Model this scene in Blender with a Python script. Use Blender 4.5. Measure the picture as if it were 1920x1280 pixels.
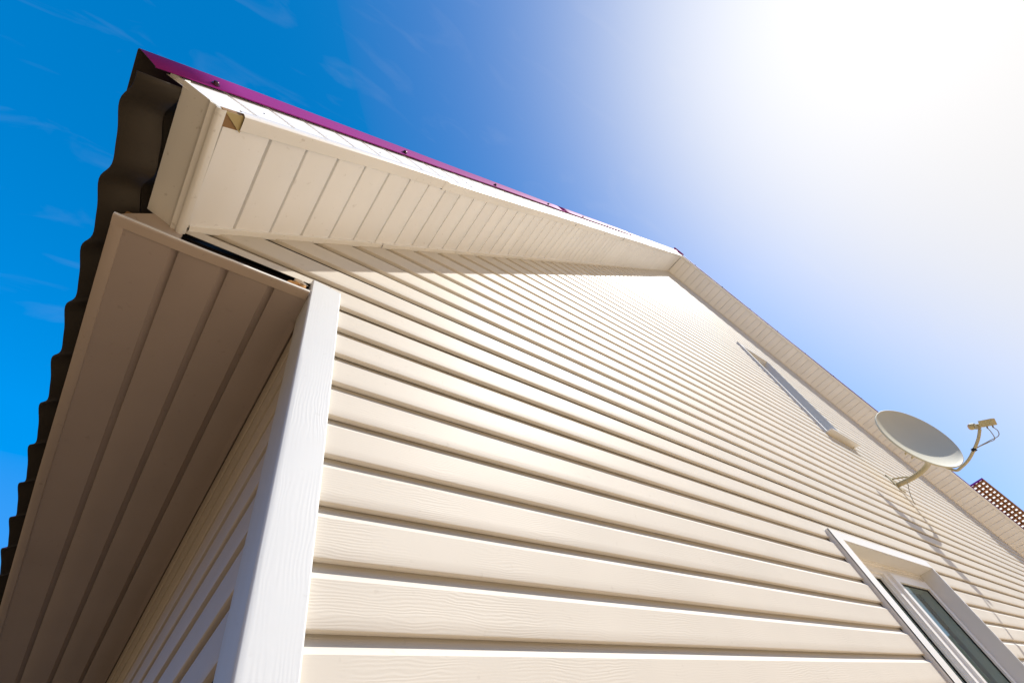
import bpy, math, random
from mathutils import Vector, Matrix
random.seed(7)
for o in list(bpy.data.objects): bpy.data.objects.remove(o)
SC = bpy.context.scene
COL = SC.collection

# ------------------------------------------------------------------ camera
CAM = Vector((-0.1676, -0.7437, 1.6))
R0 = Vector((0.788, -0.573, -0.226)).normalized()
R2 = Vector((0.506, 0.392, 0.769)).normalized()
R1 = R2.cross(R0).normalized(); R0 = R1.cross(R2).normalized()
cd = bpy.data.cameras.new('camera'); cam = bpy.data.objects.new('camera', cd); COL.objects.link(cam)
cd.sensor_width = 36; cd.lens = 16.41; cd.clip_start = .02; cd.clip_end = 5000
m = Matrix((( R0.x, -R1.x, -R2.x, CAM.x), (R0.y, -R1.y, -R2.y, CAM.y), (R0.z, -R1.z, -R2.z, CAM.z), (0, 0, 0, 1)))
cam.matrix_world = m
SC.camera = cam

# ------------------------------------------------------------------ sun, sky, exposure
SUN = Vector((1.35, -1.0, 1.75)).normalized()
EL = math.asin(SUN.z); AZ = math.atan2(SUN.x, SUN.y)
sl = bpy.data.lights.new('sun', 'SUN'); so = bpy.data.objects.new('sun', sl); COL.objects.link(so)
sl.energy = 4.3; sl.angle = math.radians(.5); sl.color = (1, .965, .90)
so.rotation_euler = SUN.to_track_quat('Z', 'Y').to_euler()
so.location = (20, -15, 25)
w = bpy.data.worlds.new('World'); SC.world = w; w.use_nodes = True
nt = w.node_tree; nt.nodes.clear()
def N(t, **k):
    n = nt.nodes.new(t)
    for a, v in k.items(): setattr(n, a, v)
    return n
def L(a, b): nt.links.new(a, b)
def MA(op, a, b=None, c=None):
    n = N('ShaderNodeMath', operation=op)
    for i, v in enumerate((a, b, c)):
        if v is None: continue
        if isinstance(v, (int, float)): n.inputs[i].default_value = v
        else: L(v, n.inputs[i])
    return n.outputs[0]
sky = N('ShaderNodeTexSky', sky_type='NISHITA', sun_disc=False, sun_elevation=EL, sun_rotation=AZ,
        altitude=200, air_density=1.0, dust_density=.4, ozone_density=2.5)
hsv = N('ShaderNodeHueSaturation'); hsv.inputs['Saturation'].default_value = 1.45; hsv.inputs['Value'].default_value = 1.0
L(sky.outputs[0], hsv.inputs['Color'])
gam = N('ShaderNodeGamma'); gam.inputs['Gamma'].default_value = .4; L(hsv.outputs[0], gam.inputs['Color'])
tc = N('ShaderNodeTexCoord')
dot = N('ShaderNodeVectorMath', operation='DOT_PRODUCT'); L(tc.outputs['Generated'], dot.inputs[0])
dot.inputs[1].default_value = SUN
dp = MA('MAXIMUM', dot.outputs['Value'], 0.0)
AUR = .772
# aureole of thin haze around the sun
sep = N('ShaderNodeSeparateXYZ'); L(tc.outputs['Generated'], sep.inputs[0])
airmass = MA('POWER', MA('MAXIMUM', sep.outputs['Z'], .2), -2.45)
aur = MA('MULTIPLY', MA('MULTIPLY', MA('POWER', dp, 12.5), AUR), airmass)
# faint cirrus wisps
mp = N('ShaderNodeMapping'); L(tc.outputs['Generated'], mp.inputs['Vector'])
mp.inputs['Rotation'].default_value = (.3, .5, .9); mp.inputs['Scale'].default_value = (4.0, 15.0, 6.0)
nz = N('ShaderNodeTexNoise'); nz.inputs['Scale'].default_value = 1.6; nz.inputs['Detail'].default_value = 7
nz.inputs['Distortion'].default_value = .9; L(mp.outputs[0], nz.inputs['Vector'])
wisp = N('ShaderNodeMapRange'); L(nz.outputs['Fac'], wisp.inputs['Value'])
wisp.inputs['From Min'].default_value = .56; wisp.inputs['From Max'].default_value = .82; wisp.inputs['To Max'].default_value = .9
fac = MA('TANH', MA('MULTIPLY', MA('ADD', aur, MA('MULTIPLY', wisp.outputs[0], .045)), 1.06))
tint = N('ShaderNodeVectorMath', operation='MULTIPLY'); L(gam.outputs[0], tint.inputs[0]); tint.inputs[1].default_value = (.635, 1.354, 2.459)
limb = MA('POWER', MA('MAXIMUM', sep.outputs['Z'], .64), -.94)      # the sky pales and brightens away from the zenith
lsc = N('ShaderNodeVectorMath', operation='SCALE'); L(tint.outputs[0], lsc.inputs[0]); L(limb, lsc.inputs['Scale'])
mix = N('ShaderNodeMix', data_type='RGBA'); L(fac, mix.inputs['Factor']); L(lsc.outputs[0], mix.inputs['A'])
mix.inputs['B'].default_value = (5.45, 5.35, 5.30, 1)
core = N('ShaderNodeVectorMath', operation='SCALE'); core.inputs[0].default_value = (1.0, .95, .88); L(MA('MULTIPLY', MA('POWER', dp, 22.0), 1.3), core.inputs['Scale'])
addc = N('ShaderNodeVectorMath', operation='ADD'); L(mix.outputs['Result'], addc.inputs[0]); L(core.outputs[0], addc.inputs[1])
bg = N('ShaderNodeBackground'); bg.inputs['Strength'].default_value = .12; L(addc.outputs[0], bg.inputs['Color'])
wo = N('ShaderNodeOutputWorld'); L(bg.outputs[0], wo.inputs['Surface'])
SC.view_settings.view_transform = 'Standard'; SC.view_settings.look = 'None'
SC.view_settings.exposure = .45; SC.view_settings.gamma = 1
SC.render.engine = 'CYCLES'
SC.cycles.max_bounces = 8; SC.cycles.diffuse_bounces = 5

# ------------------------------------------------------------------ materials
def mat(name, col, rough=.5, spec=.4, metal=0., bump=None, var=.05, dirt=0., coat=0.):
    """bump: (kind, scale vector, strength, distance)"""
    M = bpy.data.materials.new(name); M.use_nodes = True
    t = M.node_tree; b = t.nodes['Principled BSDF']
    b.inputs['Roughness'].default_value = rough; b.inputs['Metallic'].default_value = metal
    b.inputs['Specular IOR Level'].default_value = spec; b.inputs['Coat Weight'].default_value = coat
    def nn(ty, **k):
        n = t.nodes.new(ty)
        for a, v in k.items(): setattr(n, a, v)
        return n
    lk = t.links.new
    tcn = nn('ShaderNodeTexCoord'); oi = nn('ShaderNodeObjectInfo')
    rs = nn('ShaderNodeVectorMath', operation='SCALE'); rs.inputs[0].default_value = (37, 23, 51); lk(oi.outputs['Random'], rs.inputs['Scale'])
    ad = nn('ShaderNodeVectorMath', operation='ADD'); lk(tcn.outputs['Object'], ad.inputs[0]); lk(rs.outputs[0], ad.inputs[1])
    # colour: slow tone variation, piece-to-piece variation, specks of dirt
    n1 = nn('ShaderNodeTexNoise'); n1.inputs['Scale'].default_value = 3.; n1.inputs['Detail'].default_value = 5; lk(ad.outputs[0], n1.inputs['Vector'])
    mr = nn('ShaderNodeMapRange'); lk(n1.outputs['Fac'], mr.inputs['Value'])
    mr.inputs['From Min'].default_value = .3; mr.inputs['From Max'].default_value = .7
    mr.inputs['To Min'].default_value = 1 - var; mr.inputs['To Max'].default_value = 1 + var * .4
    m2 = nn('ShaderNodeMapRange'); lk(oi.outputs['Random'], m2.inputs['Value'])
    m2.inputs['To Min'].default_value = 1 - var * .7; m2.inputs['To Max'].default_value = 1.0
    mu = nn('ShaderNodeMath', operation='MULTIPLY'); lk(mr.outputs[0], mu.inputs[0]); lk(m2.outputs[0], mu.inputs[1])
    sc = nn('ShaderNodeVectorMath', operation='SCALE'); sc.inputs[0].default_value = col; lk(mu.outputs[0], sc.inputs['Scale'])
    out = sc.outputs[0]
    if dirt:
        n2 = nn('ShaderNodeTexNoise'); n2.inputs['Scale'].default_value = 55.; n2.inputs['Detail'].default_value = 3; lk(ad.outputs[0], n2.inputs['Vector'])
        r2 = nn('ShaderNodeMapRange'); lk(n2.outputs['Fac'], r2.inputs['Value'])
        r2.inputs['From Min'].default_value = .66; r2.inputs['From Max'].default_value = .76; r2.inputs['To Max'].default_value = dirt
        mx = nn('ShaderNodeMix', data_type='RGBA'); lk(r2.outputs[0], mx.inputs['Factor']); lk(out, mx.inputs['A'])
        mx.inputs['B'].default_value = (col[0] * .35, col[1] * .3, col[2] * .25, 1); out = mx.outputs['Result']
    lk(out, b.inputs['Base Color'])
    if bump:
        kind, s, st, dist = bump[:4]
        mpn = nn('ShaderNodeMapping'); mpn.inputs['Scale'].default_value = s; lk(ad.outputs[0], mpn.inputs['Vector'])
        if kind == 'grain':      # embossed wood grain: fine wavy lines along one axis
            w1 = nn('ShaderNodeTexNoise'); w1.inputs['Scale'].default_value = 1.; w1.inputs['Detail'].default_value = 3; w1.inputs['Distortion'].default_value = .3
            lk(mpn.outputs[0], w1.inputs['Vector'])
            dq = nn('ShaderNodeVectorMath', operation='DOT_PRODUCT'); lk(ad.outputs[0], dq.inputs[0]); dq.inputs[1].default_value = bump[4]
            k1 = nn('ShaderNodeMath', operation='MULTIPLY_ADD'); k1.inputs[1].default_value = bump[5]; lk(w1.outputs['Fac'], k1.inputs[0]); lk(dq.outputs['Value'], k1.inputs[2])
            s1 = nn('ShaderNodeMath', operation='SINE'); lk(k1.outputs[0], s1.inputs[0])
            am = nn('ShaderNodeTexNoise'); am.inputs['Scale'].default_value = 7.; am.inputs['Detail'].default_value = 3; lk(ad.outputs[0], am.inputs['Vector'])
            ar = nn('ShaderNodeMapRange'); lk(am.outputs['Fac'], ar.inputs['Value']); ar.inputs['From Min'].default_value = .36; ar.inputs['From Max'].default_value = .66
            hh = nn('ShaderNodeMath', operation='MULTIPLY'); lk(s1.outputs[0], hh.inputs[0]); lk(ar.outputs[0], hh.inputs[1])
            h = hh.outputs[0]
        else:
            w1 = nn('ShaderNodeTexNoise'); w1.inputs['Scale'].default_value = 1.; w1.inputs['Detail'].default_value = 4; lk(mpn.outputs[0], w1.inputs['Vector'])
            h = w1.outputs['Fac']
        bp = nn('ShaderNodeBump'); bp.inputs['Strength'].default_value = st; bp.inputs['Distance'].default_value = dist
        lk(h, bp.inputs['Height']); lk(bp.outputs[0], b.inputs['Normal'])
    return M
M_SIDE = mat('cream_vinyl', (.64, .59, .51), .58, .25, bump=('grain', (7, 7, 26), .20, .0004, (0, 0, 1100), 32.), var=.05, dirt=.12)
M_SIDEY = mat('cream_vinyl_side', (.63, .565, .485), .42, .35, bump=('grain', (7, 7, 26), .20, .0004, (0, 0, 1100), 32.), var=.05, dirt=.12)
M_TRIM = mat('white_vinyl_trim', (.69, .71, .72), .4, .35, bump=('grain', (22, 22, 5), .14, .0004, (900, 900, 0), 34.), var=.04, dirt=.1)
M_SOF = mat('ivory_vinyl_soffit', (.90, .905, .91), .4, .35, bump=('noise', (9, 9, 9), .15, .002), var=.05, dirt=.2)
M_EAVE = mat('shade_toned_vinyl_soffit', (.45, .38, .355), .45, .3, bump=('noise', (400, 400, 400), .12, .0006), var=.07, dirt=.2)  # eave shade put into this darker soffit colour
M_EAVET = mat('shade_toned_vinyl_trim', (.53, .445, .39), .42, .35, var=.07, dirt=.35)  # shaded copy of the pale trim, shade kept in the colour
M_LTRIM = mat('ivory_trim', (.86, .85, .82), .33, .45, bump=('noise', (6, 6, 6), .15, .002), var=.06, dirt=.35)
M_PURP = mat('purple_painted_steel', (.33, .024, .25), .6, .12, metal=.0, bump=('noise', (7, 3, 7), .2, .003), var=.08, dirt=.15, coat=.0)
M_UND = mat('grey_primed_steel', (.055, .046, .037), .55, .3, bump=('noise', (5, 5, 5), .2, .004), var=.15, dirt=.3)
M_SCREW = mat('burgundy_screw', (.06, .015, .03), .35, .5, metal=.5)
M_STEEL = mat('zinc_screw', (.25, .24, .22), .4, .5, metal=.8)
M_DARK = mat('dark_sheathing', (.05, .04, .035), .9, .1, var=.2)
M_WOOD = mat('raw_timber', (.36, .22, .11), .8, .2, bump=('noise', (6, 60, 60), .5, .002), var=.2)
M_FOAM = mat('expanding_foam', (.75, .42, .17), .8, .2, bump=('noise', (90, 90, 90), .8, .004), var=.25)
M_PVC = mat('white_upvc', (.80, .79, .765), .3, .4, var=.03)
M_REV = mat('white_reveal', (.72, .71, .685), .4, .4, bump=('noise', (300, 300, 300), .1, .0005), var=.05)
M_GASK = mat('black_gasket', (.02, .02, .02), .6, .3)
M_DISH = mat('light_grey_dish', (.56, .53, .41), .55, .25, var=.05, dirt=.0)
M_GALV = mat('cream_powdercoat_tube', (.48, .42, .26), .4, .4, metal=.1, var=.12)
M_LNB = mat('beige_plastic', (.52, .42, .20), .45, .35, var=.1)
M_CAP = mat('pinkish_cap', (.70, .45, .33), .5, .3, var=.08)
M_CAB = mat('grey_cable', (.30, .29, .25), .5, .3)
M_BATT = mat('brown_stained_batten', (.34, .16, .07), .6, .25, bump=('noise', (8, 60, 60), .5, .002), var=.2)
M_SHEETW = mat('white_translucent_sheet', (.85, .83, .8), .4, .3, var=.03)
tn = M_SHEETW.node_tree; pb = tn.nodes['Principled BSDF']
tr = tn.nodes.new('ShaderNodeBsdfTranslucent'); tr.inputs['Color'].default_value = (.9, .88, .84, 1)
mxs = tn.nodes.new('ShaderNodeMixShader'); mxs.inputs[0].default_value = .85
tn.links.new(pb.outputs[0], mxs.inputs[1]); tn.links.new(tr.outputs[0], mxs.inputs[2]); tn.links.new(mxs.outputs[0], tn.nodes['Material Output'].inputs['Surface'])
M_GLASS = bpy.data.materials.new('window_glass'); M_GLASS.use_nodes = True
gb = M_GLASS.node_tree.nodes['Principled BSDF']; gb.inputs['Base Color'].default_value = (.62, .78, .72, 1)
gb.inputs['Roughness'].default_value = .02; gb.inputs['Transmission Weight'].default_value = 1.0; gb.inputs['IOR'].default_value = 1.25
M_BACKING = mat('pale_green_backing', (.50, .58, .53), .8, .1, bump=('noise', (60, 60, 3), .3, .003), var=.12)  # plain tone for the panel behind the panes
M_PAVE = mat('sandy_concrete', (.71, .51, .30), .9, .2, bump=('noise', (9, 9, 9), .4, .01), var=.15)
M_GROUND = mat('dry_grass', (.15, .105, .06), .95, .1, bump=('noise', (6, 6, 6), .6, .03), var=.2)

# ------------------------------------------------------------------ mesh helpers
def link(name, verts, faces, material, parent=None, smooth=None):
    me = bpy.data.meshes.new(name); me.from_pydata([tuple(v) for v in verts], [], faces); me.materials.append(material)
    if smooth:
        me.shade_smooth()
        try: me.set_sharp_from_angle(angle=math.radians(smooth))
        except Exception: pass
    o = bpy.data.objects.new(name, me); COL.objects.link(o)
    if parent is not None: o.parent = parent
    me.update()
    return o
def empty(name, loc=(0, 0, 0), parent=None):
    o = bpy.data.objects.new(name, None); COL.objects.link(o); o.empty_display_size = .1; o.location = loc
    if parent is not None: o.parent = parent
    return o
BOXF = [(0, 3, 2, 1), (4, 5, 6, 7), (0, 1, 5, 4), (1, 2, 6, 5), (2, 3, 7, 6), (3, 0, 4, 7)]
def box(name, a, b, material, parent=None, F=None):
    x0, y0, z0 = a; x1, y1, z1 = b
    v = [(x0, y0, z0), (x1, y0, z0), (x1, y1, z0), (x0, y1, z0), (x0, y0, z1), (x1, y0, z1), (x1, y1, z1), (x0, y1, z1)]
    if F: v = [F(*p) for p in v]
    return link(name, v, BOXF, material, parent)
def multibox(name, L_, material, parent=None, F=None):
    V = []; Fc = []
    for a, b in L_:
        x0, y0, z0 = a; x1, y1, z1 = b; k = len(V)
        v = [(x0, y0, z0), (x1, y0, z0), (x1, y1, z0), (x0, y1, z0), (x0, y0, z1), (x1, y0, z1), (x1, y1, z1), (x0, y1, z1)]
        V += [F(*p) for p in v] if F else v
        Fc += [tuple(i + k for i in f) for f in BOXF]
    return link(name, V, Fc, material, parent)
def sweep(name, prof, ts, fn, material, parent=None, closed=False, smooth=30, caps=False):
    """prof: list of (u,v); ts: stations; fn(t,u,v)->point"""
    V = []; Fc = []; n = len(prof)
    for t in ts:
        for (u, v) in prof: V.append(fn(t, u, v))
    for i in range(len(ts) - 1):
        for j in range(n if closed else n - 1):
            a = i * n + j; b = i * n + (j + 1) % n
            Fc.append((a, b, b + n, a + n))
    if caps:
        Fc.append(tuple(range(n))); Fc.append(tuple(range(len(V) - 1, len(V) - n - 1, -1)))
    return link(name, V, Fc, material, parent, smooth)
def tube(name, pts, r, material, parent=None, seg=10, caps=True):
    pts = [Vector(p) for p in pts]; V = []; Fc = []
    rr = r if isinstance(r, (list, tuple)) else [r] * len(pts)
    up = Vector((0.13, 0.21, .97))
    for i, p in enumerate(pts):
        d = (pts[min(i + 1, len(pts) - 1)] - pts[max(i - 1, 0)]).normalized()
        a = d.cross(up).normalized(); b = d.cross(a)
        for k in range(seg):
            t = 2 * math.pi * k / seg; V.append(p + (a * math.cos(t) + b * math.sin(t)) * rr[i])
    for i in range(len(pts) - 1):
        for k in range(seg):
            a = i * seg + k; b = i * seg + (k + 1) % seg; Fc.append((a, b, b + seg, a + seg))
    if caps: Fc.append(tuple(range(seg - 1, -1, -1))); Fc.append(tuple(range(len(V) - seg, len(V))))
    return link(name, V, Fc, material, parent, 40)
def spline(pts, n=8):
    P = [Vector(p) for p in pts]; P = [P[0] * 2 - P[1]] + P + [P[-1] * 2 - P[-2]]; out = []
    for i in range(1, len(P) - 2):
        for k in range(n):
            t = k / n; a, b, c, d = P[i - 1:i + 3]
            out.append(.5 * ((2 * b) + (c - a) * t + (2 * a - 5 * b + 4 * c - d) * t * t + (3 * b - a - 3 * c + d) * t ** 3))
    out.append(P[-2]); return out
def frange(a, b, step):
    n = max(1, int(round((b - a) / step))); return [a + (b - a) * i / n for i in range(n + 1)]
def wob(x, s):   # slow deterministic waviness
    return .5 * math.sin(1.7 * x + s * 2.3) + .3 * math.sin(4.1 * x + s * 5.1) + .2 * math.sin(9.3 * x + s * 1.7)

# ------------------------------------------------------------------ setting: ground
gx = [-900, -60, -9, -7.5, -6.5, -5.5, -4.5, -3.8, -3.2, -2.6, 14, 22, 34, 60, 900]
gh = [8, 8, 7.8, 7.4, 6.6, 5.2, 3.2, 1.7, .6, 0, 0, .5, 4, 9, 11]  # unseen banks left and right, added to block low sky light
gy = [-900, -60, -36, -24, -16, -12, -4, 0, 4, 12, 60, 900]
fh = {-900: 12, -60: 10, -36: 5.5, -24: 1.2}  # unseen front hills, added to cut sky fill in the siding grooves
V = [(x, y, max(h, fh.get(y, 0)) + (.25 * math.sin(y * .7 + x) if 0 < h < 7.6 and abs(y) < 20 else 0)) for y in gy for x, h in zip(gx, gh)]
n_ = len(gx)
g = link('ground_and_banks', V, [(j * n_ + i, j * n_ + i + 1, (j + 1) * n_ + i + 1, (j + 1) * n_ + i) for j in range(len(gy) - 1) for i in range(n_ - 1)], M_GROUND)
g['kind'] = 'structure'
pv = link('bounce_paving', [(-.7, -16, .004), (16, -16, .004), (16, .0, .004), (-.7, .0, .004)], [(0, 1, 2, 3)], M_PAVE)  # unseen pale slab added to bounce warm sunlight onto the soffits
pv['kind'] = 'structure'

# ------------------------------------------------------------------ house
HOUSE = empty('house', (0, 0, 0))
HOUSE['label'] = 'cream vinyl-sided house with white corner trim and purple metal roof edge'; HOUSE['category'] = 'house'
P = .11; Z0 = 2.8217                      # siding pitch, height of one lip edge
ML, BL = .852, 3.155                      # left rake line on the wall
XA = 5.657; ZA = BL + ML * XA             # apex
MRt = .731                                # right rake slope
def zr(x): return BL + ML * x if x < XA else ZA - MRt * (x - XA)
def xl(z): return (z - BL) / ML
def xr(z): return XA + (ZA - z) / MRt
XR = 12.2                                 # right corner
DEPTH = 9.0

# windows: opening x0,x1,z0,z1
WIN = [(2.86, 4.286, .95, 2.484), (5.47, 6.12, 4.14, 5.69)]
# plank profiles: (y, dz) from the hidden top down to the lip return; y grows into the wall
PROF_FOLD = [(.0198, .116), (.0186, .107), (.0168, .100), (.0132, .0936), (.0074, .0862), (.0017, .0792), (0, .0768), (0, .050), (0, .025), (0, .006), (.0008, .0025), (.003, .0003), (.0065, -.0002), (.0140, .0012), (.0190, .006)]
PROF_LAP = [(.0198, .116), (.0186, .107), (.0168, .100), (.0132, .0936), (.0074, .0862), (.0017, .0792), (0, .0768), (0, .050), (0, .025), (0, .003), (.0008, .0006), (.0025, 0), (.0142, .0004), (.0150, .003), (.0150, .010)]
gable = empty('gable_wall', (0, 0, 0), HOUSE)
# sheathing behind the cladding
def wallpoly(name, y0, y1, xa, xb, zb):
    pts = [(xa, zb), (xb, zb), (xb, zr(xb) - .02), (XA, ZA - .02), (xa, zr(xa) - .02)]
    return pts
def sheathing():
    # cells around the window openings
    xs = sorted([0.03, XR] + [w_[i] - .03 + .06 * i for w_ in WIN for i in (0, 1)])
    L_ = []
    for i in range(len(xs) - 1):
        a, b = xs[i], xs[i + 1]; mid = (a + b) / 2
        hole = [w_ for w_ in WIN if w_[0] - .04 < mid < w_[1] + .04]
        zt = lambda x: zr(x) - .015
        def col(za, zb_fn):
            n = max(1, int((b - a) / .3)); 
            return za
        bands = [(0.0, None)] if not hole else [(0.0, hole[0][2] - .04), (hole[0][3] + .03, None)]
        for za, zb in bands:
            sub = [a] + ([XA] if a < XA < b else []) + [b]
            for p, q in zip(sub[:-1], sub[1:]):
                L_.append((p, q, za, (zt(p), zt(q)) if zb is None else (zb, zb)))
    V = []; Fc = []
    for p, q, za, (t0, t1) in L_:
        k = len(V)
        V += [(p, .03, za), (q, .03, za), (q, .16, za), (p, .16, za), (p, .03, t0), (q, .03, t1), (q, .16, t1), (p, .16, t0)]
        Fc += [tuple(i + k for i in f) for f in BOXF]
    return link('sheathing', V, Fc, M_DARK, gable)
sheathing()
box('sheathing', (XR - .13, .17, 0), (XR, DEPTH, zr(XR) - .02), M_SIDE, gable)
box('sheathing', (.035, DEPTH - .1, 0), (XR, DEPTH, 3.0), M_SIDE, gable)
kmin, kmax = -48, 24
for k in range(kmin, kmax + 1):
    zb = Z0 - k * P                        # lip edge (z falls with k)
    if zb < .35 or zb > ZA - .04: continue
    prof = PROF_LAP if k % 2 == 0 else PROF_FOLD
    # horizontal spans free of windows, window casing margins added
    x_lo = max(.055, -10); x_hi = XR - .01
    spans = [(None, None)]
    for (wx0, wx1, wz0, wz1) in WIN:
        if zb + P > wz0 - .03 and zb < wz1 + .02:
            new = []
            for a, b in spans:
                new.append((a, wx0 - .008)); new.append((wx1 + .008, b))
            spans = new
    jobs = [(a, b, -1., 1.) for a, b in spans]
    for (wx0, wx1, wz0, wz1) in WIN:       # short pieces trimmed above and below an opening
        if zb < wz1 + .03 < zb + P and len(spans) > 1: jobs.append((wx0 - .008, wx1 + .008, wz1 + .028 - zb, 1.))
        if zb < wz0 - .012 < zb + P and len(spans) > 1: jobs.append((wx0 - .008, wx1 + .008, -1., wz0 - .010 - zb))
    for a, b, dlo, dhi in jobs:
        def cut(v): return max(dlo, min(dhi, v))
        def ends(z):
            lo = a if a is not None else (max(xl(z) - .04, .055) if zb < 2.845 else max(xl(z) - .04, -.345))
            hi = b if b is not None else min(xr(z) + .05, XR)
            return lo, hi
        lo0, hi0 = ends(zb)
        if hi0 - lo0 < .06: continue
        n = max(2, int((hi0 - lo0) / .22))
        V = []; Fc = []; np_ = len(prof); sd = k * 1.37 + (a or 0)
        for i in range(n + 1):
            for (y, dz) in prof:
                dz = cut(dz); lo, hi = ends(zb + dz); x = lo + (hi - lo) * i / n
                wv = wob(x, sd); wz = wob(x * .7 + 3, sd * 1.9)
                yy = y + (.0009 * wv if .01 < dz < .1 else .0003 * wv); V.append((x, yy, zb + dz + .0009 * wz))
        for i in range(n):
            for j in range(np_ - 1):
                q = i * np_ + j; Fc.append((q, q + np_, q + np_ + 1, q + 1))
        link('siding_plank', V, Fc, M_SIDE, gable, 26)
# the plank strip left of the corner, cut off just above the eave soffit
V = []; Fc = []
pr = [(y, dz) for (y, dz) in PROF_LAP if dz > .05] + [(0, .0455), (.0012, .0455)]
for i in range(5):
    for (y, dz) in pr:
        z = Z0 + dz; lo = max(xl(z) - .04, -.345); V.append((lo + (.054 - lo) * i / 4, y, z + (.002 * i / 4 if dz < .046 else 0)))
for i in range(4):
    for j in range(len(pr) - 1):
        q = i * len(pr) + j; Fc.append((q, q + len(pr), q + len(pr) + 1, q + 1))
link('siding_plank', V, Fc, M_SIDE, gable, 26)

# side wall (x = 0 side), planks run along y
side = empty('side_wall', (0, 0, 0), HOUSE)
box('sheathing', (.055, .05, 0), (.16, DEPTH, 2.98), M_DARK, side)
for k in range(0, 24):
    zb = Z0 - .012 - k * P + .028
    prof = PROF_LAP if k % 2 == 0 else PROF_FOLD
    n = 40
    V = []; Fc = []; np_ = len(prof)
    for i in range(n + 1):
        y_ = .06 + (DEPTH - .06) * (i / n) ** 1.3
        for (d, dz) in prof:
            V.append((.010 + d + (.0008 * wob(y_, k * 1.1) if dz > .01 else 0), y_, zb + dz + .0012 * wob(y_ * .8, k * 2.2)))
    for i in range(n):
        for j in range(np_ - 1):
            q = i * np_ + j; Fc.append((q, q + 1, q + np_ + 1, q + np_))
    link('siding_plank', V, Fc, M_SIDEY, side, 26)

# corner trim: front leg, rounded corner, side leg, with the returns at both ends
yc, xc = -.0135, -.0005
CT = [(.084, .012), (.0848, -.004), (.0838, -.0115), (.081, yc), (.070, yc), (.040, yc - .0003), (.012, yc)] + \
     [(xc + .006 - .006 * math.sin(t), yc + .006 - .006 * math.cos(t)) for t in (.3, .6, .9, 1.2, math.pi / 2)] + \
     [(xc - .001, .03), (xc, .06), (xc - .0003, .088), (xc + .001, .094), (xc + .004, .096), (xc + .012, .096)]
def ctf(t, u, v):
    return (u + .0009 * wob(t * 1.5, 1 + u * 3), v + .0008 * wob(t * 1.3, 4), t if t < 2.8 else t + (.0 if u > .05 else .004 * (1 - u / .05)) - (.010 * max(0, u - .02) / .06 if t > 2.86 else 0))
ct = sweep('corner_trim', CT, frange(.2, 2.872, .09), ctf, M_TRIM, HOUSE, smooth=24)
ct['label'] = 'white wood-grained vinyl corner post'

# ---------------------------------------------------------------- rake frames
class Rake:
    def __init__(s, ox, oz, slope):
        c = 1 / math.sqrt(1 + slope * slope); sn = slope * c
        s.o = (ox, oz); s.e = (c, sn); s.n = (-sn, c) if slope > 0 else (-sn, c)
    def __call__(s, t, y, h):
        return Vector((s.o[0] + t * s.e[0] + h * s.n[0], y, s.o[1] + t * s.e[1] + h * s.n[1]))
RL = Rake(0, BL, ML); RR = Rake(XA, ZA, -MRt)
cL = 1 / math.sqrt(1 + ML * ML); cR = 1 / math.sqrt(1 + MRt * MRt)
SL0, SL1 = -.316 / cL, XA / cL            # along-slope limits left
SR1 = (XR + .45 - XA) / cR
OVH = -.335
# valley angle between the two soffits: clip panels at the apex plane x = XA
def clipL(F, t, y, h):
    p = F(t, y, h)
    return p
def soffit_side(name, F, s0, s1, apex_at_start):
    part = empty(name, (0, 0, 0), HOUSE)
    n = int((s1 - s0) / P)
    gw = .0062
    for i in range(n + 1):
        a = s0 + i * P; b = min(a + P, s1)
        if b - a < .03: continue
        if i == 0 and not apex_at_start: a -= .016
        j = random.uniform(-.0006, .0006)
        prof = [(a - .0005, .0115), (a + .0005, .0105), (a + gw - .001, .0095), (a + gw, .0012 + j), (a + gw + .0012, j), ((a + b) / 2, j - .0006), (b - .003, j), (b - .0015, .0008 + j), (b - .0008, .0115)]
        sweep('soffit_panel', prof, [-.302, -.2, -.1, -.008], lambda y, t, h: F(t, y, h + .0006 * wob(y * 6, t * 3)), M_SOF, part, smooth=35)
    return part
sofL = soffit_side('rake_soffit', RL, SL0, SL1 - .004, False)
sofR = soffit_side('rake_soffit', RR, .004, SR1, True)

# J-channel where the soffit meets the wall
def jtrim(F, s0, s1, parent, bow=.0):
    pr = [(-.0165, .010), (-.0172, .000), (-.0168, -.0035), (-.0155, -.0045), (.004, -.0045), (.006, -.0035), (.006, .012)]
    return sweep('wall_channel', pr, frange(s0, s1, .15), lambda t, y, h: F(t, y + .001 * wob(t * 2, 2), h - .0015 + .002 * wob(t * 1.6, 7)), M_LTRIM, parent, smooth=25)
jtrim(RL, SL0 - .004, .217 / cL, sofL); jtrim(lambda t, y, h: RL(t, y, h - .001), .220 / cL, 3.2 / cL, sofL); jtrim(RL, 3.203 / cL, SL1, sofL)
jtrim(RR, 0, 3.1, sofR); jtrim(RR, 3.103, 6.1, sofR); jtrim(RR, 6.103, SR1, sofR)

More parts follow.
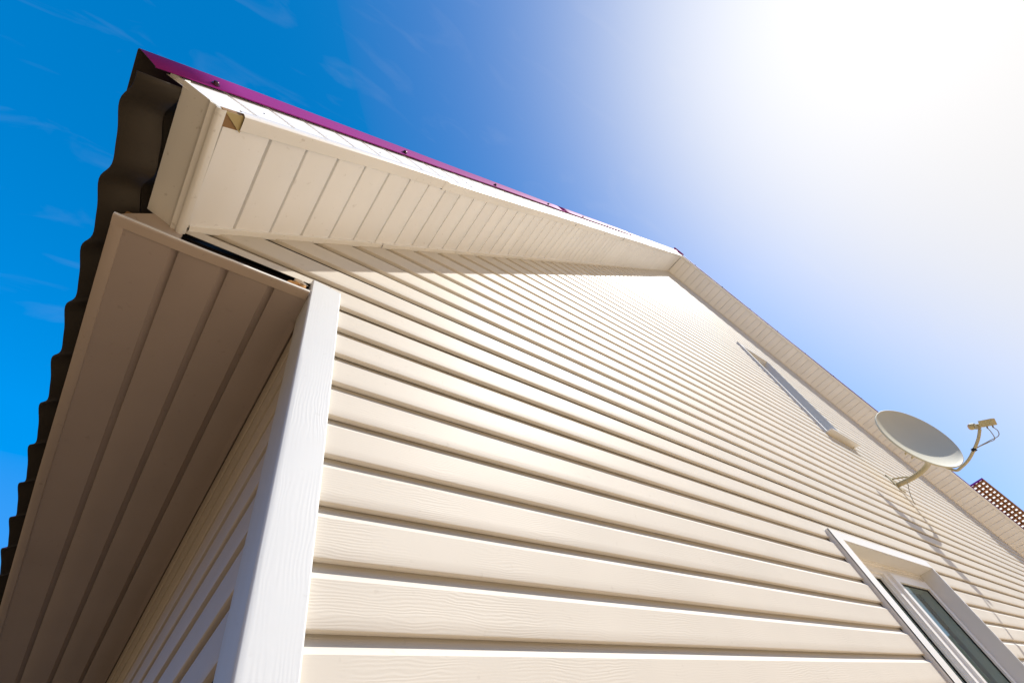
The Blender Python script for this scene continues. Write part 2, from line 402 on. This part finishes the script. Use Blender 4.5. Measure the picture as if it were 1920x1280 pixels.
# outer corner trim along the rake (under flange + fascia leg)
def otrim(F, s0, s1, parent, off=0., seed=0):
    pr = [(-.2965, .006), (-.2955, -.001), (-.297, -.0035), (-.315, -.0042), (OVH + .008, -.004), (OVH + .003, -.0032), (OVH + .0004, 0), (OVH - .001, .005), (OVH - .0010, .012), (OVH - .0006, .019), (OVH + .0010, .0215), (OVH + .003, .0205)]
    return sweep('outer_trim', pr, frange(s0, s1, .09), lambda t, y, h: F(t, y - off + .0022 * wob(t * 1.3, seed + 1), h - .004 - off + .0028 * wob(t * 1.1, seed + 5)), M_LTRIM, parent, smooth=40)
fasL = empty('rake_fascia', (0, 0, 0), HOUSE); fasR = empty('rake_fascia', (0, 0, 0), HOUSE)
otrim(RL, -.298 / cL, .345 / cL, fasL, .0028, 1); otrim(RL, .325 / cL, 2.55 / cL, fasL, 0, 2); otrim(RL, 2.53 / cL, 4.7 / cL, fasL, .002, 3); otrim(RL, 4.68 / cL, SL1 + .0, fasL, 0, 4)
otrim(RR, 0, 2.4, fasR, 0, 6); otrim(RR, 2.38, 5.2, fasR, .0025, 7); otrim(RR, 5.18, SR1, fasR, 0, 8)
# fascia panels with open grooves
def fascia(F, s0, s1, part, skew):
    n = int((s1 - s0) / P)
    for i in range(n + 1):
        a = s0 + i * P; b = min(a + P, s1)
        if b - a < .02: continue
        pr = [(a, .0095), (a + .001, .009), (a + .0085, .0085), (a + .0093, 0), (b - .0028, 0), (b - .0012, .0008), (b - .0006, .0095)]
        sweep('fascia_panel', pr, [.004, .045, .09, .128], lambda h, t, d: F(t - .40 * h * skew, OVH + .0025 + d + .0006 * wob(t * 5 + h * 20, 3), h), M_SOF, part, smooth=35)
fascia(RL, -.443, SL1 + .03, fasL, 1); fascia(RR, -.03, SR1, fasR, -1)
# screws in the trim
def screw(name, p, d, r, material, parent, washer=True):
    d = Vector(d).normalized(); a = d.cross(Vector((.2, .3, .9))).normalized(); b = d.cross(a); V = []; Fc = []
    rings = [(r * 1.25, 0), (r * 1.25, .0016), (r * .8, .0022), (r * .78, .006), (r * .55, .0075)] if washer else [(r, 0), (r * .95, .0012), (r * .5, .0022)]
    n = 8
    for rr, h in rings:
        for k in range(n):
            t = 2 * math.pi * k / n; V.append(Vector(p) + d * h + (a * math.cos(t) + b * math.sin(t)) * rr)
    for i in range(len(rings) - 1):
        for k in range(n):
            q = i * n + k; q2 = i * n + (k + 1) % n; Fc.append((q, q2, q2 + n, q + n))
    Fc.append(tuple(range((len(rings) - 1) * n, len(rings) * n)))
    return link(name, V, Fc, material, parent, 40)
nL = RL(0, 0, -1) - RL(0, 0, 0); nR = RR(0, 0, -1) - RR(0, 0, 0)
for i in range(11):
    x = -.124 + .545 * i
    if x < XA - .1: screw('trim_screw', RL(x / cL, -.3135, -.0065), nL, .006, M_STEEL, fasL, False)
for i in range(9): screw('trim_screw', RR(.35 + .8 * i, -.3135, -.0065), nR, .006, M_STEEL, fasR, False)
for i, (t, h) in enumerate([(-.30, .030), (.12, .028), (.66, .028)]): screw('trim_screw', RL(t, OVH + .0035, h + .03), (0, -1, 0), .003, M_STEEL, fasL, False)

# closed lower end of the left rake box
EC0 = Vector((-.333, 0, 2.862)); ECd = Vector((-.082, 0, .052))
def ecf(y, u, v):   # u along the short side 0..1, v outward bulge
    p = EC0 + ECd * u; nrm = Vector((-.53, 0, -.85)); q = p + nrm * v
    return (q.x - .006 * max(0, -y) / .33, y, q.z)
ecp = [(-.10, -.012), (-.08, 0), (-.03, .0045), (.03, .005), (.07, .001), (.12, .0005), (.16, .004), (.21, .005), (.26, .001), (.34, 0), (.7, 0), (1.0, 0), (1.02, -.004), (1.02, -.018)]
endcap = sweep('end_cap', ecp, [.004, -.06, -.16, -.25, -.333, -.3365], ecf, M_LTRIM, fasL, smooth=50)
endcap['label'] = 'shaded beige channel closing the lower end of the rake box'
# raw notch where the outer trim stops short
def ecb(a, b): return a
box('raw_edge', (-.298 / cL - .045, OVH + .001, -.001), (-.298 / cL + .01, OVH + .04, .012), M_WOOD, fasL, RL)
link('bracket', [RL(-.298 / cL - .042, OVH + .002, -.004), RL(-.298 / cL + .002, OVH + .001, -.004), RL(-.298 / cL + .004, -.292, -.006), RL(-.298 / cL - .005, -.300, -.006),
                 RL(-.298 / cL - .042, OVH + .002, -.002), RL(-.298 / cL + .002, OVH + .001, -.002), RL(-.298 / cL + .004, -.292, -.004), RL(-.298 / cL - .005, -.300, -.004)], BOXF, M_LNB, fasL)

# ---------------------------------------------------------------- roof
roof = empty('roof', (0, 0, 0), HOUSE)
def tilewave(y):
    t = 2 * math.pi * (y + .254) / .2
    return .016 * (math.sin(t + .5) + .28 * math.sin(2 * t + .4))
def roof_sheet(F, s0, s1, y0, y1, flip):
    ys = frange(y0, y1, .0125); ss = []
    s = s0; ss.append((s, 0.)); first = s0 + .085 * (1 if not flip else 1)
    # steps of the tile profile: height rises 0..STEP within a module then drops
    STEP = .017; mod = .35
    stations = []
    if not flip:
        t = s0; nxt = s0 + .085
        stations.append((t, STEP * (1 - .085 / mod)))
        while nxt < s1:
            stations.append((nxt - .004, 0.0)); stations.append((nxt + .006, STEP)); nxt += mod
        stations.append((s1, 0))
    else:
        t = s0; nxt = s0 + .2; stations.append((t, 0))
        while nxt < s1:
            stations.append((nxt - .006, STEP)); stations.append((nxt + .004, 0)); nxt += mod
        stations.append((s1, STEP))
    V = []; Fc = []; n = len(ys)
    for (t, hh) in stations:
        for y in ys: V.append(F(t, y, .114 + tilewave(y) + hh - .010))
    for i in range(len(stations) - 1):
        for j in range(n - 1):
            q = i * n + j; Fc.append((q, q + 1, q + n + 1, q + n))
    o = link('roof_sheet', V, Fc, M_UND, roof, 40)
    o.data.materials.append(M_PURP)
    md = o.modifiers.new('thick', 'SOLIDIFY'); md.thickness = .0012; md.offset = 1; md.material_offset = 1
    return o
S_E = (-.5) * cL + (2.88 - BL) * (ML * cL)
rsL = roof_sheet(RL, S_E, SL1 + .09, -.318, DEPTH + .3, False)
rsR = roof_sheet(RR, -.06, SR1 + .1, -.318, DEPTH + .3, True)
# purple rake trim: hem, vertical leg, top leg
def rtrim(F, s0, s1, seed, lo=.102):
    YP = -.3410
    pr = [(YP + .004, lo + .002), (YP + .002, lo - .001), (YP, lo), (YP - .001, .15), (YP, .176), (YP + .004, .1795), (YP + .11, .1805), (YP + .115, .174)]
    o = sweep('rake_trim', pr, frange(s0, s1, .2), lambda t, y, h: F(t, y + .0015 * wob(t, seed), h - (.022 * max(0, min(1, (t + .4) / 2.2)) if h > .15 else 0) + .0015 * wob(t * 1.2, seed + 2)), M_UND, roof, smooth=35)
    o.data.materials.append(M_PURP)
    md = o.modifiers.new('thick', 'SOLIDIFY'); md.thickness = .0012; md.offset = 1; md.material_offset = 1
    return o
S_T = -.53
rtrim(RL, S_T, 1.95, 1); rtrim(lambda t, y, h: RL(t, y - .0015, h + .0015), 1.9, 3.9, 2); rtrim(RL, 3.85, SL1 + .12, 3)
rtrim(RR, -.10, 2.5, 4, .125); rtrim(lambda t, y, h: RR(t, y - .0015, h + .0015), 2.45, 5., 5, .125); rtrim(RR, 4.95, SR1, 6, .125)
for i in range(12):
    x = -.32 + .525 * i
    if x < XA: screw('roof_screw', RL(x / cL + .0835 - .06, -.3430, .116), (0, -1, 0), .0075, M_SCREW, roof)
for i in range(13): screw('roof_screw', RR(.3 + .6 * i, -.3430, .140), (0, -1, 0), .0075, M_SCREW, roof)
# ridge cap
sweep('ridge_cap', [(XA - .16, ZA + .03), (XA - .05, ZA + .175), (XA, ZA + .21), (XA + .05, ZA + .185), (XA + .16, ZA + .10)], [-.36, 2, 5, DEPTH + .3], lambda y, x, z: (x, y, z + .05), M_PURP, roof, smooth=20)
# behind the eave box front: added dark board, and a brown scrap of batten
box('gap_shade_board', (-.325, .032, 2.824), (.05, .05, 2.90), M_DARK, roof)  # blackens the gap, stands in for its shade
box('batten', (-.445, .016, 2.858), (-.40, .05, 2.885), M_WOOD, roof)

# ---------------------------------------------------------------- eave soffit (left), boards run along y
eave = empty('eave_soffit', (0, 0, 0), HOUSE)
ZE = 2.803; pe = .1145
xs0 = .017
edges = [xs0, -.0848, -.1986, -.311, -.426]
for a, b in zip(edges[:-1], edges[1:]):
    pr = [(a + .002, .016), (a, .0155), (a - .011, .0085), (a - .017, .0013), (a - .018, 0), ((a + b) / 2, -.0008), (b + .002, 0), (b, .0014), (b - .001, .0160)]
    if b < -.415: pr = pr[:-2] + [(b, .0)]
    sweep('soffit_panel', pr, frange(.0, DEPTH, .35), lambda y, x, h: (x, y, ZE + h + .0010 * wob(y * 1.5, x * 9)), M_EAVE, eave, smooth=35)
# front closing channel: flange in the shade-dark tone, sunlit face added as pale strip
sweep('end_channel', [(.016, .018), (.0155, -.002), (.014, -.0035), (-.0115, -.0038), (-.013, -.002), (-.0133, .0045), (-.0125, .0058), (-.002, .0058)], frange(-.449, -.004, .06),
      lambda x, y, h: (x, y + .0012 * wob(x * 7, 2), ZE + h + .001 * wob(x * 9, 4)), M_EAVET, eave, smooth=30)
sweep('sunlit_face_strip', [(-.0136, -.0018), (-.0146, -.0012), (-.0148, .0052), (-.0138, .0064), (-.004, .0064)], frange(-.449, -.003, .06),
      lambda x, y, h: (x, y + .0012 * wob(x * 7, 2), ZE + h + .001 * wob(x * 9, 4)), M_PVC, eave, smooth=30)  # paler strip stands in for the channel's sunlit face
# outer channel and eave fascia
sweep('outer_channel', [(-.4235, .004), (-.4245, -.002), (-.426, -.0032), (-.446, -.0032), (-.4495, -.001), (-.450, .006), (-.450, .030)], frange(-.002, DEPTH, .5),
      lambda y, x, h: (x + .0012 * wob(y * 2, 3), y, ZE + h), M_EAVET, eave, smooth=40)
# wall channel along the side wall
sweep('wall_channel', [(-.012, .002), (-.0125, -.002), (.004, -.0025), (.0055, -.001), (.0055, .010)], frange(.10, DEPTH, .5), lambda y, x, h: (x, y, ZE + h + .0008 * wob(y * 2, 5)), M_EAVE, eave, smooth=30)
# front closure of the eave box, left of the end cap
bc = [(-.447, 2.809), (-.322, 2.809), (-.322, 2.862), (-.394, 2.905), (-.430, 2.862), (-.447, 2.835)]
nb = len(bc)
link('box_closure', [(x, .003, z) for x, z in bc] + [(x, .012, z) for x, z in bc], [tuple(range(nb)), tuple(range(2 * nb - 1, nb - 1, -1))] + [(i, i + nb, (i + 1) % nb + nb, (i + 1) % nb) for i in range(nb)], M_EAVET, eave)
# foam squeezed out of the gap by the corner
def lump(name, c, r, material, parent, seed):
    V = []; Fc = []; n, mm = 10, 6
    for i in range(mm + 1):
        ph = math.pi * i / mm
        for k in range(n):
            t = 2 * math.pi * k / n; q = 1 + .35 * math.sin(3 * t + seed + 2 * ph) * math.sin(ph) + .2 * math.sin(5 * ph + seed * 2 + t)
            V.append((c[0] + r[0] * q * math.sin(ph) * math.cos(t), c[1] + r[1] * q * math.sin(ph) * math.sin(t), c[2] + r[2] * q * math.cos(ph)))
    for i in range(mm):
        for k in range(n):
            a = i * n + k; b = i * n + (k + 1) % n; Fc.append((a, b, b + n, a + n))
    return link(name, V, Fc, material, parent, 60)
lump('foam', (-.045, .006, 2.842), (.014, .010, .008), M_FOAM, eave, 1.)
lump('foam', (-.020, .004, 2.838), (.012, .008, .010), M_FOAM, eave, 2.4)
lump('foam', (-.030, .002, 2.858), (.02, .006, .005), M_SIDE, eave, 4.1)

# ---------------------------------------------------------------- windows
def window(x0, x1, z0, z1, cl, label, sill=True, panes=2):
    W = empty('window', (0, 0, 0), HOUSE); W['label'] = label
    D = .088
    # casing: face strip round the opening, proud of the siding, returning to the wall
    def ring(a, b, name, y0, y1, material):
        pass
    cr, ctp = .016, .05
    xa, xb, zt = x0 - cl, x1 + cr, z1 + ctp
    yf = -.020
    parts = [((xa, yf, z0 - .02), (x0, yf + .004, zt)), ((xa, yf, z0 - .02), (xa + .004, .012, zt)), ((x1, yf, z0 - .02), (xb, .012, zt)), ((x0, yf + .0005, z1), (x1, yf + .0045, zt)), ((xa + .004, yf + .004, zt - .004), (xb, .012, zt - .0005))]
    multibox('casing', parts, M_PVC, W)
    # reveals
    box('reveal', (x1 - .004, yf + .0045, z0), (x1, D + .06, z1 - .004), M_REV, W)
    box('reveal', (x0, yf + .0045, z0), (x0 + .004, D + .06, z1 - .004), M_REV, W)
    box('reveal', (x0, yf + .005, z1 - .004), (x1, D + .06, z1), M_REV, W)
    fx0, fx1, fz0, fz1 = x0 + .004, x1 - .004, z0 + .0, z1 - .004
    fw = .055
    # bead at the inner end of the reveal, then the frame
    multibox('frame', [((fx0, D, fz0), (fx0 + fw, D + .06, fz1)), ((fx1 - fw, D, fz0), (fx1, D + .06, fz1)), ((fx0 + fw, D, fz1 - fw), (fx1 - fw, D + .06, fz1)), ((fx0 + fw, D, fz0), (fx1 - fw, D + .06, fz0 + fw)),
                       ((fx0, D - .012, fz1 - .012), (fx1, D, fz1)), ((fx1 - .012, D - .012, fz0), (fx1, D, fz1 - .012)), ((fx0, D - .012, fz0), (fx0 + .012, D, fz1 - .012))], M_PVC, W)
    ix0, ix1, iz0, iz1 = fx0 + fw, fx1 - fw, fz0 + fw, fz1 - fw
    cells = [(ix0, ix1)]
    if panes == 2:
        mx = ix0 + (ix1 - ix0) * .485
        box('mullion', (mx - .035, D - .004, iz0), (mx + .035, D + .06, iz1), M_PVC, W)
        cells = [(ix0, mx - .035), (mx + .035, ix1)]
    for ci, (a, b) in enumerate(cells):
        op = (ci == len(cells) - 1)
        sw = .05; ys = D - .020 if op else D + .014
        if op:
            S = multibox('sash', [((a, ys, iz0), (a + sw, D + .05, iz1)), ((b - sw, ys, iz0), (b, D + .05, iz1)), ((a + sw, ys, iz1 - sw), (b - sw, D + .05, iz1)), ((a + sw, ys, iz0), (b - sw, D + .05, iz0 + sw))], M_PVC, W)
        else:
            sw = .022
            S = multibox('glazing_bead', [((a, ys, iz0), (a + sw, D + .05, iz1)), ((b - sw, ys, iz0), (b, D + .05, iz1)), ((a + sw, ys, iz1 - sw), (b - sw, D + .05, iz1)), ((a + sw, ys, iz0), (b - sw, D + .05, iz0 + sw))], M_PVC, W)
        gk = .007
        a2, b2, c2, d2 = a + sw, b - sw, iz0 + sw, iz1 - sw
        multibox('gasket', [((a2, ys + .012, c2), (a2 + gk, ys + .02, d2)), ((b2 - gk, ys + .012, c2), (b2, ys + .02, d2)), ((a2 + gk, ys + .012, d2 - gk), (b2 - gk, ys + .02, d2)), ((a2 + gk, ys + .012, c2), (b2 - gk, ys + .02, c2 + gk))], M_GASK, W)
        link('pane', [(a2 + .001, ys + .016, c2 + .001), (b2 - .001, ys + .016, c2 + .001), (b2 - .001, ys + .016, d2 - .001), (a2 + .001, ys + .016, d2 - .001)], [(0, 1, 2, 3)], M_PANE, W)
        box('pane_backing', (a2 - .01, D + .075, c2 - .02), (b2 + .01, D + .08, d2 + .01), M_BACKING, W)  # flat pale green panel close behind the pane
    if sill:
        prs = [(D, .012), (-.02, .0), (-.075, -.008), (-.080, -.012), (-.080, -.030), (-.074, -.030), (-.074, -.016), (.012, -.008)]
        sweep('sill', prs, [x0 - .05, x1 + .05], lambda x, y, h: (x, y, z0 + h), M_LTRIM, W, closed=True, caps=True, smooth=20)
    return W
M_PANE = bpy.data.materials.new('window_pane'); M_PANE.use_nodes = True
t_ = M_PANE.node_tree; t_.nodes.remove(t_.nodes['Principled BSDF'])
fr = t_.nodes.new('ShaderNodeFresnel'); fr.inputs['IOR'].default_value = 1.35
gl = t_.nodes.new('ShaderNodeBsdfGlossy'); gl.inputs['Roughness'].default_value = .03; gl.inputs['Color'].default_value = (.85, .95, .92, 1)
tp = t_.nodes.new('ShaderNodeBsdfTransparent'); tp.inputs['Color'].default_value = (.62, .72, .68, 1)
ms = t_.nodes.new('ShaderNodeMixShader')
t_.links.new(fr.outputs[0], ms.inputs[0]); t_.links.new(tp.outputs[0], ms.inputs[1]); t_.links.new(gl.outputs[0], ms.inputs[2])
t_.links.new(ms.outputs[0], t_.nodes['Material Output'].inputs['Surface'])
window(*WIN[0], .105, 'wide two-pane window with white casing low on the gable wall')
window(*WIN[1], .075, 'narrow upper window with white reveal and projecting sill', panes=1)

# ---------------------------------------------------------------- satellite dish
DISH = empty('satellite_dish', (6.5, 0, 3.74))
DISH['label'] = 'round light grey satellite dish on a curved bracket fixed to the gable wall'; DISH['category'] = 'satellite dish'
DO = Vector((6.5, 0, 3.74))
def dl(p): return Vector(p) - DO
DC = Vector((5.908, -.548, 3.763)); DN = Vector((-.450, -.893, .017)).normalized()
DU = DN.cross(Vector((0, 0, 1))).normalized(); DV = DU.cross(DN).normalized()
if DV.z < 0: DV = -DV; DU = -DU
RD = .392
rings = []
for i in range(15):
    q = i / 14; r = RD * .97 * q; rings.append((r, -.088 * (1 - q * q)))
rings += [(RD * .985, .004), (RD, .002), (RD, -.012), (RD * .975, -.016)]
for i in range(13, -1, -1):
    q = i / 14; rings.append((RD * .96 * q, -.088 * (1 - q * q) - .004 - .002 * (1 - q)))
V = []; Fc = []; n = 64
for r, h in rings:
    for k in range(n):
        t = 2 * math.pi * k / n; V.append(dl(DC + DU * (max(r, .0005) * math.cos(t)) + DV * (max(r, .0005) * math.sin(t)) + DN * h))
for i in range(len(rings) - 1):
    for k in range(n):
        a = i * n + k; b = i * n + (k + 1) % n; Fc.append((a, a + n, b + n, b))
link('reflector', V, Fc, M_DISH, DISH, 40)
LN = Vector((5.715, -.968, 3.487))                  # feed
BOT = DC - DV * (RD * .93) + DN * (-.02)
armp = spline([DC - DV * .20 - DN * .10, DC - DV * .33 - DN * .06, BOT - DV * .05 + DN * .0, BOT - DV * .062 + DN * .06, BOT * .62 + LN * .38 + Vector((0, 0, -.085)), BOT * .25 + LN * .75 + Vector((0, 0, -.06)), LN + Vector((.004, .02, -.03))], 8)
tube('feed_arm', [dl(p) for p in armp], .0125, M_GALV, DISH)
# feed unit: horn with cap, body box, clamp
aim = (DC - LN).normalized(); sx = aim.cross(Vector((0, 0, 1))).normalized(); sz = sx.cross(aim)
def lf(a, b, c): return dl(LN + aim * a + sx * b + sz * c)
def cyl(name, p0, p1, r0, r1, material, parent, seg=18):
    return tube(name, [p0, p0.lerp(p1, .5), p1], [r0, (r0 + r1) / 2, r1], material, parent, seg)
body = box('feed_body', (-.125, -.024, -.022), (-.02, .024, .036), M_LNB, DISH, lf)
cyl('feed_neck', lf(-.02, 0, 0), lf(.028, 0, 0), .014, .016, M_LNB, DISH)
hb = cyl('feed_horn', lf(.028, 0, 0), lf(.062, 0, 0), .026, .030, M_LNB, DISH)
cyl('horn_cap', lf(.062, 0, 0), lf(.074, 0, 0), .0305, .026, M_CAP, hb)
box('clamp', (.0, -.022, -.032), (.024, .022, .012), M_GALV, DISH, lf)
box('label_plate', (-.075, .0242, -.012), (-.035, .0255, .016), M_PVC, body, lf)
for j, (a, b) in enumerate([(-.095, .008), (-.06, -.008)]):
    cyl('connector', lf(a, b, -.022), lf(a, b, -.042), .006, .006, M_STEEL, DISH, 10)
    sgn = 1 if j == 0 else .6
    pts = spline([LN + aim * a + sx * b + sz * -.04, LN + aim * (a - .02 * sgn) + sx * b + sz * -.075, LN + aim * (a - .01) + sz * -(.12 + .02 * j), LN + aim * (a * .2 - .0) + sz * -(.150 + .01 * j), armp[36] + Vector((.015, .0, .002)), armp[30] + Vector((.016, 0, -.004)), armp[22] + Vector((.014, 0, -.006))], 8)
    tube('cable', [dl(p) for p in pts], .0035, M_CAB, DISH, 8)
p36 = armp[36]; box('cable_tie', tuple(dl(p36) - Vector((.018, .018, .012))), tuple(dl(p36) + Vector((.022, .018, .012))), M_GASK, DISH)
# bracket arm from the wall to the dish back
FT = Vector((6.47, 0, 3.69))
BK = DC - DN * .12 - DV * .10
brp = spline([FT + Vector((0, -.004, 0)), (6.462, -.10, 3.672), (6.452, -.20, 3.660), (6.42, -.30, 3.655), (6.30, -.395, 3.642), (6.12, -.43, 3.630), BK], 8)
tube('bracket_arm', [dl(p) for p in brp], .026, M_GALV, DISH, 12)
box('wall_plate', tuple(dl(FT) + Vector((-.06, -.008, -.07))), tuple(dl(FT) + Vector((.12, .013, .13))), M_GALV, DISH)
tube('brace', [dl(FT + Vector((.10, -.005, .11))), dl(FT + Vector((.03, -.11, .04))), dl(Vector((6.452, -.19, 3.665)))], .009, M_GALV, DISH, 8)
box('mount_bracket', (-.055, -.07, -.07), (.055, .07, -.0), M_GALV, DISH, lambda a, b, c: dl(DC - DV * .07 + DU * a + DV * b + DN * (c - .088)))
for bp_ in [(5.975, -.352, 3.725), (5.975, -.366, 3.662)]:
    p0 = Vector(bp_); cyl('wing_bolt', dl(p0 + DN * .10), dl(p0 - DN * .02), .006, .006, M_GALV, DISH, 8)
    box('wing_nut', (-.022, -.006, 0), (.022, .006, .014), M_GALV, DISH, lambda u, v, z_, p0=p0: dl(p0 + DN * z_ + DU * u + DV * v))
# coax from the bracket down the wall
tube('cable', [dl(p) for p in spline([FT + Vector((-.06, -.12, -.04)), FT + Vector((-.02, -.05, -.12)), FT + Vector((-.06, -.012, -.22)), FT + Vector((-.05, .004, -.27))], 8)], .0035, M_CAB, DISH, 8)

# ---------------------------------------------------------------- slatted canopy beyond the right eave
CAN = empty('slatted_canopy', (10.83, -.53, 4.44))
CAN['label'] = 'brown slatted canopy edge sticking out beyond the right end of the roof'; CAN['category'] = 'canopy'
CO = Vector((10.83, -.53, 4.44))
FC = Rake(10.83, 4.44, -MRt)
def cf(t, y, h): return FC(t, y, h) - CO
for i in range(22):      # cross battens along y
    t = .012 + i * .075
    box('batten', (t, -.533, .0), (t + .026, .30, .022), M_BATT, CAN, cf)
for y in (-.548, -.478, -.408, -.338, -.268):
    box('rail', (.0, y, .023), (1.55, y + .036, .040), M_BATT, CAN, cf)
box('roof_panel', (-.005, -.535, .041), (1.56, .32, .044), M_SHEETW, CAN, cf)
box('end_trim', (-.008, -.548, .012), (-.0015, .32, .046), M_PURP, CAN, cf)
